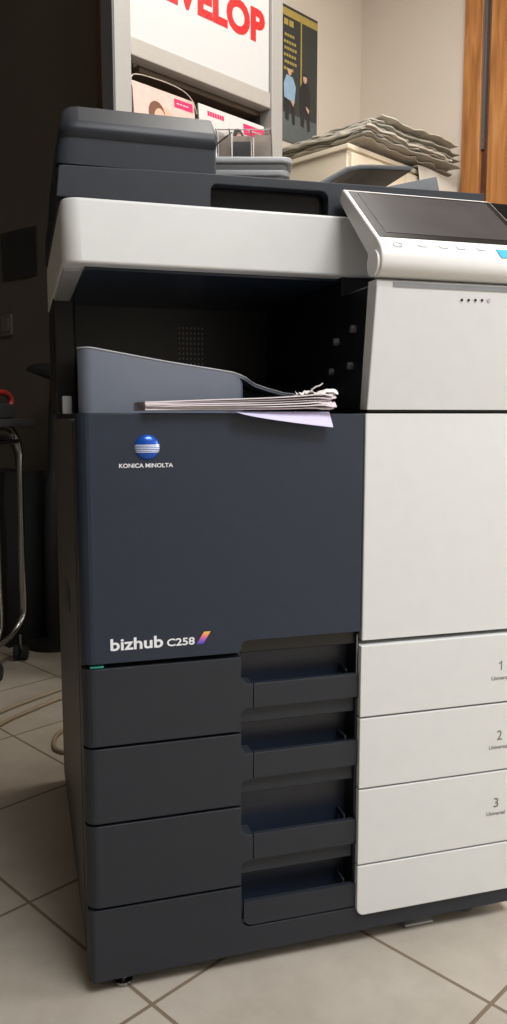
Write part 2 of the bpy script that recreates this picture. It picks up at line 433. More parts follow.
# white upper right parts
wd = front_panel('white_door', [(0.3945, 0.4735), (W, 0.4735), (W, 0.7975), (0.3945, 0.7975)], -0.001, 0.045, WHITE, K, 0.002)
tag(wd, 'white right front door')
wc = prism('white_cover', [(0.022, 0.803), (-0.003, 0.803), (-0.0285, 0.966), (-0.0285, 0.973), (-0.024, 0.976), (0.0, 0.976)], 'yz', 0.395, W, WHITE, K, 0.002)
tag(wc, 'tall white cover below the control panel')
sl = prism('card_slot', rrect(0.4185, 0.640, 0.9662, 0.9727, 0.0015), 'xz', -0.0295, -0.022, MGREY, wc, 0)
for i in range(5):
    x = 0.5242 + i * 0.0105
    lathe('indicator_light', [(0.0018, -0.0005), (0.0019, 0.002)] if i < 4 else [(0.0026, -0.0004), (0.0027, 0.002)], BEZEL if i < 4 else LGREY, wc, 14, (x, -0.0270, 0.953 + i * 0.0003), 'y')
box('column', 0.402, W - 0.004, 0.012, D - 0.05, 0.797, 0.974, BLACK, K, 0.003)
box('column_top', 0.402, W - 0.004, 0.112, D - 0.05, 0.97, 1.002, BLACK, K, 0.003)
for y, z in ((0.1228, 0.906), (0.0578, 0.9188), (0.142, 0.8619), (0.067, 0.8667)):
    lathe('exit_roller', [(0.004, -0.0075), (0.0055, -0.006), (0.0055, 0.001)], ALUD, K, 14, (0.402, y, z), 'x')
# cavity
box('cavity_back', 0.0, 0.41, 0.505, D - 0.05, 0.797, 1.002, BLACK, K, 0.003)
gr = bmesh.new()
for i in range(7):
    for j in range(8):
        x = 0.2295 + i * 0.0075; z = 0.892 + j * 0.0096
        add_box(gr, x, x + 0.0024, 0.5035, 0.506, z, z + 0.0035)
vg = link('vent_grille', gr, LGREY, K, 0); tag(vg, 'grid of small pale vent dots')
rc = box('rear_column', -0.0045, 0.0335, 0.462, D - 0.02, 0.797, 1.003, BLACK, K, 0.004)
box('pale_latch', -0.006, 0.008, 0.196, 0.206, 0.797, 0.8236, LGREY, K, 0.002)

# raised output tray
def output_tray():
    con = [(0.0140, 0.150)] + [(0.0140 + 0.020 * (1 - math.cos(R(a))), 0.150 - 0.020 * math.sin(R(a))) for a in (20, 40, 60, 75, 90)]
    con += [(0.08, 0.13), (0.14, 0.13), (0.20, 0.13), (0.238, 0.13), (0.252, 0.133), (0.262, 0.142), (0.272, 0.160), (0.288, 0.182), (0.310, 0.194), (0.340, 0.198), (0.398, 0.20)]
    def zt(x):
        tab = [(0.0, 0.8905), (0.03, 0.8905), (0.05, 0.8880), (0.11, 0.8768), (0.18, 0.8672), (0.238, 0.8590), (0.2833, 0.8450), (0.3405, 0.8310), (0.40, 0.8260)]
        for (a, b), (c, d) in zip(tab, tab[1:]):
            if x <= c: return b + (d - b) * (x - a) / (c - a)
        return tab[-1][1]
    def body(con, low, zoff):
        bm = bmesh.new(); lo, hi, h2, bk = [], [], [], []
        for x, y in con:
            z = zt(x) + zoff
            lo.append(bm.verts.new((x, y, low if low else z - 0.005)))
            hi.append(bm.verts.new((x, y, z - 0.002)))
            h2.append(bm.verts.new((x + 0.0003, y + 0.003, z))); bk.append(bm.verts.new((max(x, 0.048), 0.500, z + 0.010)))
        for i in range(len(con) - 1):
            for p, q in ((lo, hi), (hi, h2), (h2, bk)):
                bm.faces.new((p[i], p[i+1], q[i+1], q[i]))
        bl = bm.verts.new((max(con[0][0], 0.048), 0.500, low if low else zt(con[0][0]) - 0.004))
        bm.faces.new((lo[0], hi[0], h2[0], bk[0], bl))
        if not low:
            br = bm.verts.new((con[-1][0], 0.500, zt(con[-1][0]) - 0.004))
            bm.faces.new([bl, br] + list(reversed(lo)))
        return bm
    rec = con[:10] + [(0.250, 0.1335), (0.257, 0.144), (0.2615, 0.170), (0.266, 0.215), (0.272, 0.262), (0.290, 0.296), (0.33, 0.306), (0.398, 0.308)]
    o = link('output_tray', body(rec, 0.797, -0.0006), TRAYG, K, 35); tag(o, 'blue-grey sloping paper output tray')
    link('tray_plate', body([p for p in con if p[0] > 0.2], None, 0.0), TRAYG, o, 35)
    rim = [(x + 0.0004, y + 0.0006, zt(x) - 0.0008) for x, y in con]
    q = tube('tray_rim', rim, 0.0014, LGREY, o, 8); tag(q, 'pale rim along the top edge of the tray')
    return o
output_tray()

# scanner unit
def rr_xy(x0, x1, y0, y1, rs, n=8): return rrect(x0, x1, y0, y1, 0, rs, n)
scn = prism('scanner_unit', rr_xy(-0.0055, W, 0.105, D, (0.026, 0.01, 0.01, 0.02)), 'xy', 1.0005, 1.0868, WHITE, K, 0.004, 3)
tag(scn, 'white scanner body')
und = box('underside_plate', 0.026, W - 0.01, 0.130, 0.66, 0.9965, 1.003, GLASSY, scn, 0.001)
box('guide_rail', -0.002, 0.0245, 0.150, 0.462, 0.9972, 1.002, LGREY, scn, 0.001)
# document feeder
fb_pts = [(-0.0105, 1.0885), (0.203, 1.0885), (0.203, 1.1115)] + list(reversed(arc(0.2125, 1.1115, 0.0095, 90, 180, 4))) \
    + list(reversed(arc(0.3705, 1.1125, 0.0105, 0, 90, 4))) + [(0.381, 1.0885), (0.642, 1.0885), (0.642, 1.1395), (0.205, 1.1345), (0.0, 1.1300), (-0.0060, 1.1290)]
fd = front_panel('document_feeder', fb_pts, 0.117, 0.139, ADFM, K, 0.014)
tag(fd, 'charcoal document feeder on top of the scanner')
prism('feeder_base', rr_xy(-0.0085, 0.642, 0.137, 0.66, (0.002, 0.004, 0.02, 0.03)), 'xy', 1.0865, 1.1320, ADFM, fd, 0.002)
prism('feeder_deck', rr_xy(0.216, 0.642, 0.137, 0.66, (0.002, 0.004, 0.02, 0.03)), 'xy', 1.1300, 1.1375, ADFM, fd, 0.002)
box('grip_recess', 0.200, 0.385, 0.135, 0.141, 1.0870, 1.128, BEZEL, fd, 0)
box('cover_gap', -0.002, 0.208, 0.128, 0.50, 1.128, 1.136, BEZEL, fd, 0.001)
# raised feeder cover on the left, its left end rounded over
pf = [((0.1225, 1.1335), 0, 0), ((0.1215, 1.168), 1, 0), ((0.1150, 1.174), 1, 0), ((0.1140, 1.180), 1, .1), ((0.1175, 1.189), 1, .4), ((0.146, 1.2165), .6, 1), ((0.16, 1.2215), .3, 1), ((0.18, 1.2235), 0, 1),
      ((0.46, 1.2235), 0, 1), ((0.490, 1.212), -.6, .8), ((0.500, 1.180), -1, .2), ((0.500, 1.1335), -1, 0)]
bm = bmesh.new(); rings = []
XL, XR = -0.0085, 0.2125
sts = [(XL, 1.0), (XL + 0.0012, 0.72), (XL + 0.004, 0.45), (XL + 0.009, 0.20), (XL + 0.016, 0.05), (XL + 0.026, 0.0), (XR - 0.004, 0.0), (XR - 0.0012, 0.06), (XR, 0.16)]
for x, d in sts:
    ring = []
    for (y, z_), wy, wz in pf:
        lean = 0.006 * max(0, (z_ - 1.1335)) / 0.076 if x < 0.05 else 0
        ring.append(bm.verts.new((x + lean, y + 0.015 * d * wy, z_ - 0.022 * d * wz)))
    rings.append(ring)
for a, b in zip(rings, rings[1:]):
    for k in range(len(pf)): bm.faces.new((a[k], a[(k+1) % len(pf)], b[(k+1) % len(pf)], b[k]))
bm.faces.new(rings[0]); bm.faces.new(list(reversed(rings[-1])))
link('feeder_cover', bm, ADFM, fd)
# raised input tray, rising to the right
tp = [(0.385, 1.153), (0.420, 1.177), (0.4655, 1.2036), (0.490, 1.2095), (0.514, 1.2116), (0.578, 1.2150), (0.5885, 1.2120), (0.583, 1.2060), (0.514, 1.2030), (0.490, 1.2005), (0.470, 1.1955), (0.420, 1.165), (0.385, 1.136)]
tr = prism('feeder_tray', tp, 'xz', 0.25, 0.54, mat('feeder_tray_plastic', rgb(66, 68, 70), 0.45), fd, 0.003); tag(tr, 'dark grey raised document tray')
prism('tray_guard', [(0.400, 1.1365), (0.440, 1.1400), (0.5935, 1.1790), (0.6040, 1.1365)], 'xz', 0.180, 0.205, mat('guard_grey', rgb(92, 95, 99), 0.5), fd, 0.002)
prism('side_pocket', rrect(0.640, 0.752, 1.02, 1.1455, 0.02), 'xz', 0.18, 0.40, BEZEL, fd, 0.003)

# control panel
pp = [(-0.020, 0.9775), (-0.032, 0.9800), (-0.040, 0.9870), (-0.0430, 0.9970), (-0.0415, 1.0090), (-0.0360, 1.0190), (-0.026, 1.0290), (0.090, 1.1190),
      (0.0955, 1.1215), (0.101, 1.1195), (0.1060, 1.1140), (0.1060, 1.1065), (0.100, 1.0995), (0.004, 1.0130), (0.000, 1.0050), (-0.001, 0.9940), (-0.006, 0.9840)]
pn = prism('control_panel', pp, 'yz', 0.395, 0.637, WARMW, K, 0.0025, 3)
tag(pn, 'white tilted control panel with a dark touch screen')
ey, ez = 0.116, 0.090; L_ = math.hypot(ey, ez); ny, nz_ = -ez / L_, ey / L_
def on_panel(name, outline, h0, h1, m, b=0.0):
    """outline in (x, t) with t along the sloping face, 0 at its foot"""
    bm = bmesh.new(); A = []; B = []
    for x, t in outline:
        y = -0.026 + ey * t / L_; z = 1.029 + ez * t / L_
        A.append(bm.verts.new((x, y + ny * h0, z + nz_ * h0))); B.append(bm.verts.new((x, y + ny * h1, z + nz_ * h1)))
    bm.faces.new(A); bm.faces.new(list(reversed(B))); n = len(A)
    for i in range(n): bm.faces.new((A[i], B[i], B[(i+1) % n], A[(i+1) % n]))
    return link(name, bm, m, pn, 30)
on_panel('screen_bezel', rrect(0.4005, 0.6335, 0.003, L_ - 0.002, 0.002), -0.001, 0.0008, BEZEL)
on_panel('touch_screen', rrect(0.4140, 0.6230, 0.016, L_ - 0.008, 0.001), 0.0, 0.0012, SCREEN)
# buttons on the rolled lower front
def ring_part(name, cx, y, z, rx, rz, m, w=0.0004, tilt=R(40)):
    pts = []
    for k in range(24):
        a = 2 * math.pi * k / 24
        u = rx * math.cos(a); v = rz * math.sin(a)
        pts.append((cx + u, y + v * math.sin(tilt), z + v * math.cos(tilt)))
    return tube(name, pts, w, m, pn, 6, True)
ring_part('power_button', 0.4205, -0.0368, 1.0192, 0.0062, 0.0042, MGREY)
for i in range(4):
    x = (0.457, 0.4885, 0.5145, 0.546)[i]
    tube('function_button', [(x - 0.006, -0.0340, 1.0220), (x - 0.004, -0.0366, 1.0188), (x + 0.007, -0.0366, 1.0188)], 0.0005, LGREY, pn, 6)
bm = bmesh.new()
for dy in (-0.0012, 0.001):
    bm.faces.new([bm.verts.new((x, y + dy, z_)) for x, y, z_ in ((0.575, -0.0412, 1.0095), (0.604, -0.0412, 1.0095), (0.604, -0.0365, 1.0182), (0.604, -0.0336, 1.0219), (0.570, -0.0336, 1.0219), (0.571, -0.0365, 1.0182))])
bmesh.ops.bridge_loops(bm, edges=list(bm.edges))
link('blue_sticker', bm, CYAN, pn, 0)
bm = prism_bm(rrect(-0.0385, -0.0035, 0.9795, 1.0135, 0.0165, None, 8), 'yz', 0.3915, 0.396)
bmesh.ops.recalc_face_normals(bm, faces=bm.faces)
link('hinge_cap', bm, WARMW, pn)
box('panel_neck', 0.416, 0.628, -0.018, 0.022, 0.970, 1.000, MGREY, pn, 0.002)

# ------------------------------------------------------------------ sheets on the output tray (copier frame -> world)
MW = Matrix.Rotation(-TH, 4, 'Z')
def sheet_obj(name, fn, nu, nv, th, m):
    """thin closed sheet; fn(u, v) -> point in the copier frame"""
    bm = bmesh.new(); g = []
    for s in (0, 1):
        g.append([[bm.verts.new(Vector(fn(i / nu, j / nv)) + Vector((0, 0, -th * s))) for j in range(nv + 1)] for i in range(nu + 1)])
    T, B = g
    for i in range(nu):
        for j in range(nv):
            bm.faces.new((T[i][j], T[i+1][j], T[i+1][j+1], T[i][j+1])); bm.faces.new((B[i][j], B[i][j+1], B[i+1][j+1], B[i+1][j]))
    for i in range(nu):
        bm.faces.new((T[i][0], B[i][0], B[i+1][0], T[i+1][0])); bm.faces.new((T[i][nv], T[i+1][nv], B[i+1][nv], B[i][nv]))
    for j in range(nv):
        bm.faces.new((T[0][j], T[0][j+1], B[0][j+1], B[0][j])); bm.faces.new((T[nu][j], B[nu][j], B[nu][j+1], T[nu][j+1]))
    bmesh.ops.recalc_face_normals(bm, faces=bm.faces)
    return link(name, bm, m, None, 50)
NS = 6
for k in range(NS):
    def fn(u, v, k=k):
        x = 0.0860 + 0.257 * u + 0.003 * math.sin(k * 2.1) * u
        y = -0.012 + 0.108 * v + 0.003 * math.sin(k * 1.7 + 3 * u) * (1 - v)
        fan = (k + 1) / NS
        z = 0.7995 + (0.12 + 0.88 * fan) * (0.0128 + 0.0120 * u ** 1.2) + 0.0012 * math.sin(6 * u + 1) * u
        if u > 0.86: z += 0.0035 * math.sin(315 * y + 101 * x) * (u - 0.86) / 0.14
        return (x, y, z)
    o = sheet_obj('paper_sheet', fn, 40, 14, 0.0015, SHEET)
    o.matrix_world = MW
    tag(o, 'pinkish white folded paper lying in the pile on the copier\'s output ledge', 'paper', 'folded papers on the output ledge')
def flap(u, v):
    x = 0.205 + 0.135 * u
    s = v
    y = 0.03 - 0.047 * s
    z = 0.7990 - (0.0205 * (u ** 0.7)) * max(0, (s - 0.66) / 0.34)
    return (x, y, z + 0.001)
o = sheet_obj('paper_sheet', flap, 24, 24, 0.0008, LILAC); o.matrix_world = MW
tag(o, 'lilac paper corner drooping over the top edge of the dark front door', 'paper')
def crumple(u, v):
    x = 0.300 + 0.048 * u; y = -0.014 + 0.04 * v
    z = 0.8255 + 0.007 * noise.noise(Vector((u * 5, v * 4, 1.3))) + 0.006 * max(0, u - 0.4) * math.sin(9 * v)
    return (x, y, z)
o = sheet_obj('torn_scrap', crumple, 14, 10, 0.0008, mat('crumpled_white_paper', rgb(236, 232, 228), 0.7)); o.matrix_world = MW
bm = tube_bm([MW @ Vector(p) for p in ((0.312, -0.006, 0.829), (0.318, -0.008, 0.8335), (0.322, -0.01, 0.8345), (0.327, -0.01, 0.838))], [0.001, 0.0012, 0.0012, 0.0006], None, 6)
sh = link('torn_shred', bm, PAPER, None); sh.parent = o; sh.matrix_parent_inverse = MW.inverted()
tag(o, 'crumpled white torn paper scrap at the right end of the paper pile', 'paper scrap')

# ------------------------------------------------------------------ the room
def struct(o): o['kind'] = 'structure'; return o
A0, A1, B0, B1, H = -2.2, 2.32, -3.4, 1.35, 2.85
HW = 1.0       # hallway's right wall
def slab(name, x0, x1, y0, y1, z0, z1, m): return struct(box(name, x0, x1, y0, y1, z0, z1, m, None, 0))
slab('floor', A0 - 0.1, A1 + 0.1, B0 - 0.1, 4.3, -0.06, 0.0, FLOOR)
slab('ceiling', A0 - 0.1, A1 + 0.1, B0 - 0.1, 4.3, H, H + 0.06, CEIL)
slab('wall_back', HW + 0.12, A1 + 0.1, B1, B1 + 0.12, 0, H, WALL)
slab('wall_hall', HW, HW + 0.12, B1, 4.2, 0, H, WALLSHADE)
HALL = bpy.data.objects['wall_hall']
slab('wall_end', A0, HW + 0.12, 4.2, 4.3, 0, H, WALLSHADE)
slab('wall_left', A0 - 0.1, A0, B0, 4.2, 0, H, WALLSHADE)
slab('wall_front', A0, A1, B0 - 0.1, B0, 0, H, WALL)
# right wall with door opening between b=-0.12 and 0.755
slab('wall_right', A1, A1 + 0.1, 0.76, B1, 0, H, WALL)
slab('wall_right_front', A1, A1 + 0.1, B0, -0.14, 0, H, WALL)
slab('wall_right_lintel', A1, A1 + 0.1, -0.14, 0.76, 2.5, H, WALL)
d1 = bpy.data.objects.new('door_1', None); COL.objects.link(d1); d1.location = (A1, 0.3, 0); struct(d1)
def dpart(name, x0, x1, y0, y1, z0, z1, m, b=0.003):
    o = box(name, x0 - A1, x1 - A1, y0 - 0.3, y1 - 0.3, z0, z1, m, d1, b); return o
dpart('door_casing', A1 - 0.022, A1 + 0.01, 0.765, 0.842, 0, 2.52, WOOD)
dpart('door_casing', A1 - 0.022, A1 + 0.01, -0.235, -0.138, 0, 2.52, WOOD)
dpart('door_casing', A1 - 0.022, A1 + 0.01, -0.235, 0.842, 2.52, 2.61, WOOD)
dpart('door_jamb', A1 - 0.002, A1 + 0.1, 0.742, 0.768, 0, 2.5, WOODD)
dpart('seal_strip', A1 - 0.012, A1 + 0.004, 0.752, 0.766, 1.80, 2.5, ALUD, 0.001)
dpart('door_leaf', A1 - 0.012, A1 + 0.03, -0.13, 0.738, 0.01, 2.49, WOOD, 0.006)
# wooden corner trim of the hallway
struct(box('trim_1', HW - 0.014, HW + 0.004, B1 - 0.004, B1 + 0.014, 0, 2.6, WOODD, None, 0.002))
struct(box('baseboard_hall', HW - 0.012, HW + 0.002, B1 + 0.06, 4.2, 0, 0.07, WOODD, None, 0.002))

# things on the hallway wall
pic = [(1.775, 1.301), (1.85, 1.298), (1.94, 1.304), (2.028, 1.308), (2.031, 1.482), (1.9, 1.478), (1.7755, 1.4706)]
prism('wall_picture', pic, 'yz', HW - 0.006, HW - 0.0005, PICD, None, 0.0008)
tag(bpy.data.objects['wall_picture'], 'dark unframed picture hanging on the dim hallway wall', 'picture')
lsw = thing('light_switch', 'small beige light switch on the dim hallway wall below the dark picture', 'light switch', (HW, 2.01, 1.14))
prism('switch_plate', rrect(-0.04, 0.04, -0.04, 0.04, 0.006), 'yz', -0.010, 0, SWITCH, lsw, 0.002)
prism('rocker', rrect(-0.026, 0.026, -0.026, 0.026, 0.003), 'yz', -0.014, -0.009, SWITCH, lsw, 0.002)

# poster on the back wall
ps = thing('wall_poster', 'dark poster of two seated men and yellow lettering on the beige back wall', 'poster', (1.90, B1, 2.1))
bm = bmesh.new(); PY = -0.004
def ppoly(pts, y, mi): prism_bm([(x - 1.90, z - 2.1) for x, z in pts], 'xz', y, y + 0.0007, bm, mi)
def prect(x0, x1, z0, z1, y, mi): ppoly([(x0, z0), (x1, z0), (x1, z1), (x0, z1)], y, mi)
prism_bm([(-0.15, -0.24), (0.132, -0.24), (0.132, 0.2555), (-0.15, 0.2555)], 'xz', PY, -0.0005, bm, 0)
prect(1.75, 2.032, 1.86, 1.965, PY - 0.0006, 1)
prect(1.75, 2.032, 2.318, 2.345, PY - 0.0006, 2)
prect(1.931, 1.938, 2.08, 2.318, PY - 0.0006, 2)
for i, (z, n) in enumerate(((2.285, 2), (2.245, 4), (2.220, 5), (2.197, 5), (2.172, 5), (2.147, 5), (2.122, 4))):
    h = 0.022 if i == 0 else 0.010
    for j in range(n):
        x = 1.835 + j * (0.030 if i == 0 else 0.0145) + 0.004 * (i % 2)
        prect(x, x + (0.024 if i == 0 else 0.0105), z, z + h, PY - 0.0006, 2)
def fig(x, z, shirt, k):
    ppoly([(x - 0.030, z - 0.02), (x + 0.028, z - 0.03), (x + 0.036, z + 0.03), (x + 0.018, z + 0.062), (x - 0.018, z + 0.066), (x - 0.034, z + 0.03)], PY - 0.0008, shirt)
    ppoly([(x + 0.011 * math.cos(a * 0.5236), z + 0.082 + 0.017 * math.sin(a * 0.5236)) for a in range(12)], PY - 0.0010, 5)
    ppoly([(x - 0.030, z - 0.02), (x - 0.026, z - 0.10), (x - 0.006, z - 0.105), (x + 0.004, z - 0.04), (x + 0.016, z - 0.115), (x + 0.032, z - 0.11), (x + 0.030, z - 0.02)], PY - 0.0007, 4)
    ppoly([(x + 0.006, z - 0.018), (x + 0.026, z - 0.030), (x + 0.022, z - 0.045), (x + 0.008, z - 0.030)], PY - 0.0012, 5)
    if k: ppoly([(x - 0.011, z + 0.090), (x + 0.011, z + 0.090), (x + 0.008, z + 0.100), (x - 0.008, z + 0.101)], PY - 0.0013, 4)
fig(1.868, 2.04, 3, 1); fig(1.958, 2.035, 4, 1)
pb = link('poster_print', bm, [POSTG, POSTF, POSTY, POSTB, POSTK, SKIN], ps, 0)

# display rack with the sign
rk = thing('display_rack', 'grey metal display rack with a white sign board behind the copier', 'rack', (1.125, 1.0, 0))
ox, oy = 1.125, 1.0
def rbox(name, x0, x1, y0, y1, z0, z1, m, b=0.002): return box(name, x0 - ox, x1 - ox, y0 - oy, y1 - oy, z0, z1, m, rk, b)
for x0, x1 in ((0.7936, 0.849), (1.4054, 1.457)):
    p = rbox('post', x0, x1, 1.0, 1.055, 0, 2.45, ALU, 0.003)
pl = rbox('side_profile', 0.789, 0.7945, 1.003, 1.056, 0, 2.45, ALUD, 0.001)
sb = rbox('sign_board', 0.850, 1.4045, 1.012, 1.03, 1.826, 2.42, SIGNW, 0.002)
text('sign_lettering', 'DEVELOP', RED, sb, 0.876 - ox, 1.384 - ox, 1.9625, 2.0640, 0.012 - 0.0003, 0.045, 0.001)
rbox('cross_beam', 0.850, 1.4045, 1.004, 1.05, 1.777, 1.8255, BEAM, 0.003)
rbox('top_shelf', 0.918, 1.45, 1.056, 1.16, 1.765, 1.785, SHELFB, 0.002)
rbox('back_board', 0.918, 1.45, 1.145, 1.16, 0.2, 1.765, SHELFB, 0.002)
rbox('shelf', 0.850, 1.4045, 1.0, 1.145, 1.45, 1.47, LGREY, 0.003)
rbox('shelf', 0.850, 1.4045, 1.0, 1.145, 0.9, 0.92, LGREY, 0.003)
for x0 in (0.7936, 1.4054):
    rbox('foot_bar', x0 + 0.002, x0 + 0.0496, 0.86, 1.30, 0.0, 0.04, ALU, 0.003)
rbox('side_board', 1.4065, 1.455, 1.05, 1.16, 0.2, 1.765, ALUD, 0.002)

# brochures leaning in the rack
def brochure(name, x0, x1, ztop, label, left):
    t = thing(name, label, 'brochure', ((x0 + x1) / 2, 1.008, 1.4722)); t.rotation_euler = (R(-5), 0, 0)
    w = (x1 - x0) / 2; h = (ztop - 1.4722) / math.cos(R(5))
    bm = bmesh.new()
    prism_bm(rrect(-w, w, 0, h, 0.001), 'xz', 0.0, 0.006, bm, 0)
    def q(pts, mi, lift=0.0004): prism_bm(pts, 'xz', -lift, 0.001, bm, mi)
    def ell(cx, cz, rx, rz, mi, lift): q([(cx + rx*math.cos(k*math.pi/10), cz + rz*math.sin(k*math.pi/10)) for k in range(20)], mi, lift)
    if left:
        ell(-0.005, h - 0.100, 0.045, 0.055, 2, 0.0004)
        ell(-0.032, h - 0.072, 0.030, 0.036, 3, 0.0007)
        ell(-0.022, h - 0.090, 0.022, 0.036, 2, 0.0010)
        q([(0.036, h - 0.034), (w - 0.008, h - 0.034), (w - 0.008, h - 0.010), (0.036, h - 0.010)], 1, 0.0012)
        for k in range(4): q([(0.044 + k*0.012, h - 0.024), (0.053 + k*0.012, h - 0.024), (0.053 + k*0.012, h - 0.021), (0.044 + k*0.012, h - 0.021)], 4, 0.0015)
    else:
        ell(0.022, h - 0.062, 0.024, 0.026, 3, 0.0007)
        ell(0.026, h - 0.080, 0.019, 0.030, 2, 0.0010)
        q([(0.046, h - 0.046), (w - 0.002, h - 0.046), (w - 0.002, h - 0.014), (0.046, h - 0.014)], 1, 0.0012)
        for k in range(6): q([(0.056 + k*0.012, h - 0.032), (0.065 + k*0.012, h - 0.032), (0.065 + k*0.012, h - 0.028), (0.056 + k*0.012, h - 0.028)], 4, 0.0015)
        for k in range(7): q([(-0.106 + k*0.010, h - 0.028), (-0.098 + k*0.010, h - 0.028), (-0.098 + k*0.010, h - 0.014), (-0.106 + k*0.010, h - 0.014)], 5, 0.0007)
        ell(-0.06, h - 0.10, 0.045, 0.035, 6, 0.0005)
    link('cover_print', bm, [PINKP if left else PAPER, MAGENT, SKIN, HAIRB if left else INKB, PAPER, MAGENT, LGREY], t, 0)
    return t, w, h
t, w, h = brochure('brochure', 0.872, 1.100, 1.724, 'pinkish brochure with a brown-haired portrait in a clear sleeve on the rack shelf', True)
bm = tube_bm(curve([(-w - 0.002, -0.004, h - 0.03), (-w, -0.006, h + 0.012), (-0.03, -0.008, h + 0.022), (0.06, -0.008, h + 0.018), (w - 0.012, -0.008, h - 0.004), (w + 0.004, -0.004, h - 0.035)], 6), 0.0014, None, 6)
link('sleeve_edge', bm, mat('sleeve_film', rgb(200, 190, 175), 0.2), t)
brochure('brochure', 1.117, 1.400, 1.727, 'white brochure with a pink heading and magenta box beside the right rack post', False)

# grey stand behind the copier with the acrylic holder, turned towards the camera
SR = R(-45.0)
sd = thing('pedestal_stand', 'grey plastic pedestal stand with a rimmed top behind the copier', 'stand', (1.0855, 0.785, 0), SR)
SZ = 1.4905
prism('stand_body', rr_xy(-0.130, 0.100, -0.006, 0.10, (0.02,) * 4), 'xy', 0.0, SZ - 0.012, STAND, sd, 0.003)
prism('groove_band', rr_xy(-0.136, 0.110, -0.012, 0.105, (0.02,) * 4), 'xy', SZ - 0.020, SZ + 0.001, ALUD, sd, 0.001)
prism('rimmed_top', rr_xy(-0.146, 0.123, -0.022, 0.115, (0.03,) * 4), 'xy', SZ, SZ + 0.0165, mat('stand_rim_grey', rgb(150, 154, 158), 0.4), sd, 0.005, 3)
prism('lower_rim', rr_xy(-0.142, 0.116, -0.018, 0.110, (0.03,) * 4), 'xy', SZ - 0.034, SZ - 0.018, STAND, sd, 0.003, 3)
HR = Matrix.Translation(sd.location) @ Matrix.Rotation(SR, 4, 'Z')
HZ = SZ + 0.017
hl = thing('leaflet_holder', 'clear acrylic leaflet holder with compartments on the grey pedestal stand', 'holder', HR @ Vector((0.0, 0.02, HZ)), SR)
bm = bmesh.new()
add_box(bm, -0.085, 0.066, -0.022, -0.020, 0, 0.075); add_box(bm, -0.085, 0.066, 0.028, 0.030, 0, 0.085); add_box(bm, -0.085, 0.066, -0.020, 0.028, 0, 0.002)
link('clear_box', bm, CLEAR, hl, 0)
for x in (-0.085, -0.048, 0.012, 0.066):
    xx = x
    tube('divider', [(xx, -0.0225, 0.001), (xx - 0.002, -0.0225, 0.06), (xx - 0.006, -0.020, 0.078), (xx - 0.006, 0.026, 0.084)], 0.0017, mat('acrylic_edge', rgb(70, 68, 66), 0.2), hl, 6)
tube('front_edge', [(-0.088, -0.022, 0.0765), (0.060, -0.022, 0.0765)], 0.0012, LGREY, hl, 6)
for x0, x1, y, z1, m, lb in ((-0.083, -0.050, -0.004, 0.066, LEAFB, 'beige leaflet in the left compartment of the acrylic holder'),
                             (-0.044, 0.006, -0.004, 0.050, LEAFD, 'dark grey leaflet in the middle compartment of the acrylic holder'),
                             (0.016, 0.060, -0.004, 0.068, LEAFB, 'beige leaflet in the right compartment of the acrylic holder'),
                             (-0.044, 0.008, 0.012, 0.070, LEAFB, 'beige leaflet standing behind the dark grey one in the acrylic holder')):
    bm = prism_bm(rrect(x0, x1, 0, z1 - 0.0025, 0.001), 'xz', 0, 0.008)
    o = link('leaflet', bm, m, None, 0); o.matrix_world = HR @ Matrix.Translation((0.0, 0.02 + y, HZ + 0.0025)); tag(o, lb, 'leaflet')
pen = tube('pen', [HR @ Vector(p) for p in ((-0.094, -0.010, HZ + 0.030), (-0.07, -0.008, HZ + 0.049), (-0.045, -0.006, HZ + 0.068))], [0.0022, 0.0026, 0.0012], INKB)
tag(pen, 'thin black pen leaning across the left of the acrylic holder', 'pen')

# cream cupboard in the corner and the pile of papers
cb = thing('cream_cupboard', 'cream painted cupboard in the room corner under the paper pile', 'cupboard', (1.94, 1.08, 0))
def cbox(name, x0, x1, y0, y1, z0, z1, m, b=0.003): return box(name, x0 - 1.94, x1 - 1.94, y0 - 1.08, y1 - 1.08, z0, z1, m, cb, b)
cbox('carcass', 1.622, 2.262, 0.862, 1.322, 0.06, 1.672, CREAM)
cbox('plinth', 1.64, 2.245, 0.885, 1.31, 0.0, 0.062, MGREY)
cbox('top_board', 1.612, 2.270, 0.850, 1.328, 1.670, 1.686, CREAM)
for x0, x1, kx in ((1.628, 1.940, 1.915), (1.944, 2.256, 1.965)):
    d = cbox('cupboard_door', x0, x1, 0.846, 0.863, 0.075, 1.66, CREAM)
    b_ = lathe('knob', [(0.005, 0.0), (0.005, -0.012), (0.012, -0.016), (0.012, -0.022), (0.006, -0.025)], CHROME, d, 16, (kx - 1.94, 0.846 - 1.08, 0.95), 'y')
def bundle(name, x0, x1, y0, y1, z, th, rot, seed, m, sag=0.02):
    cx, cy = (x0 + x1) / 2, (y0 + y1) / 2
    def fn(u, v):
        px = (u - 0.5) * (x1 - x0); py = (v - 0.5) * (y1 - y0)
        e = max(abs(u - 0.5), abs(v - 0.5)) * 2
        j = 0.024 * noise.noise(Vector((u * 7, v * 7, seed)))
        px += j * (1 if e > 0.8 else 0); py += 0.022 * noise.noise(Vector((v * 9, u * 9, seed + 5))) * (1 if e > 0.8 else 0)
        wx = cx + px * math.cos(rot) - py * math.sin(rot); wy = cy + px * math.sin(rot) + py * math.cos(rot)
        zz = z + th + 0.012 * noise.noise(Vector((wx * 6, wy * 6, 2.7))) + 0.008 * noise.noise(Vector((wx * 19, wy * 19, 6.1))) + 0.0012 * noise.noise(Vector((wx * 30, wy * 30, seed * 1.7)))
        return (wx, wy, zz)
    return sheet_obj(name, fn, 34, 26, th, m)
z = 1.710
rng = random.Random(11)
pile = []
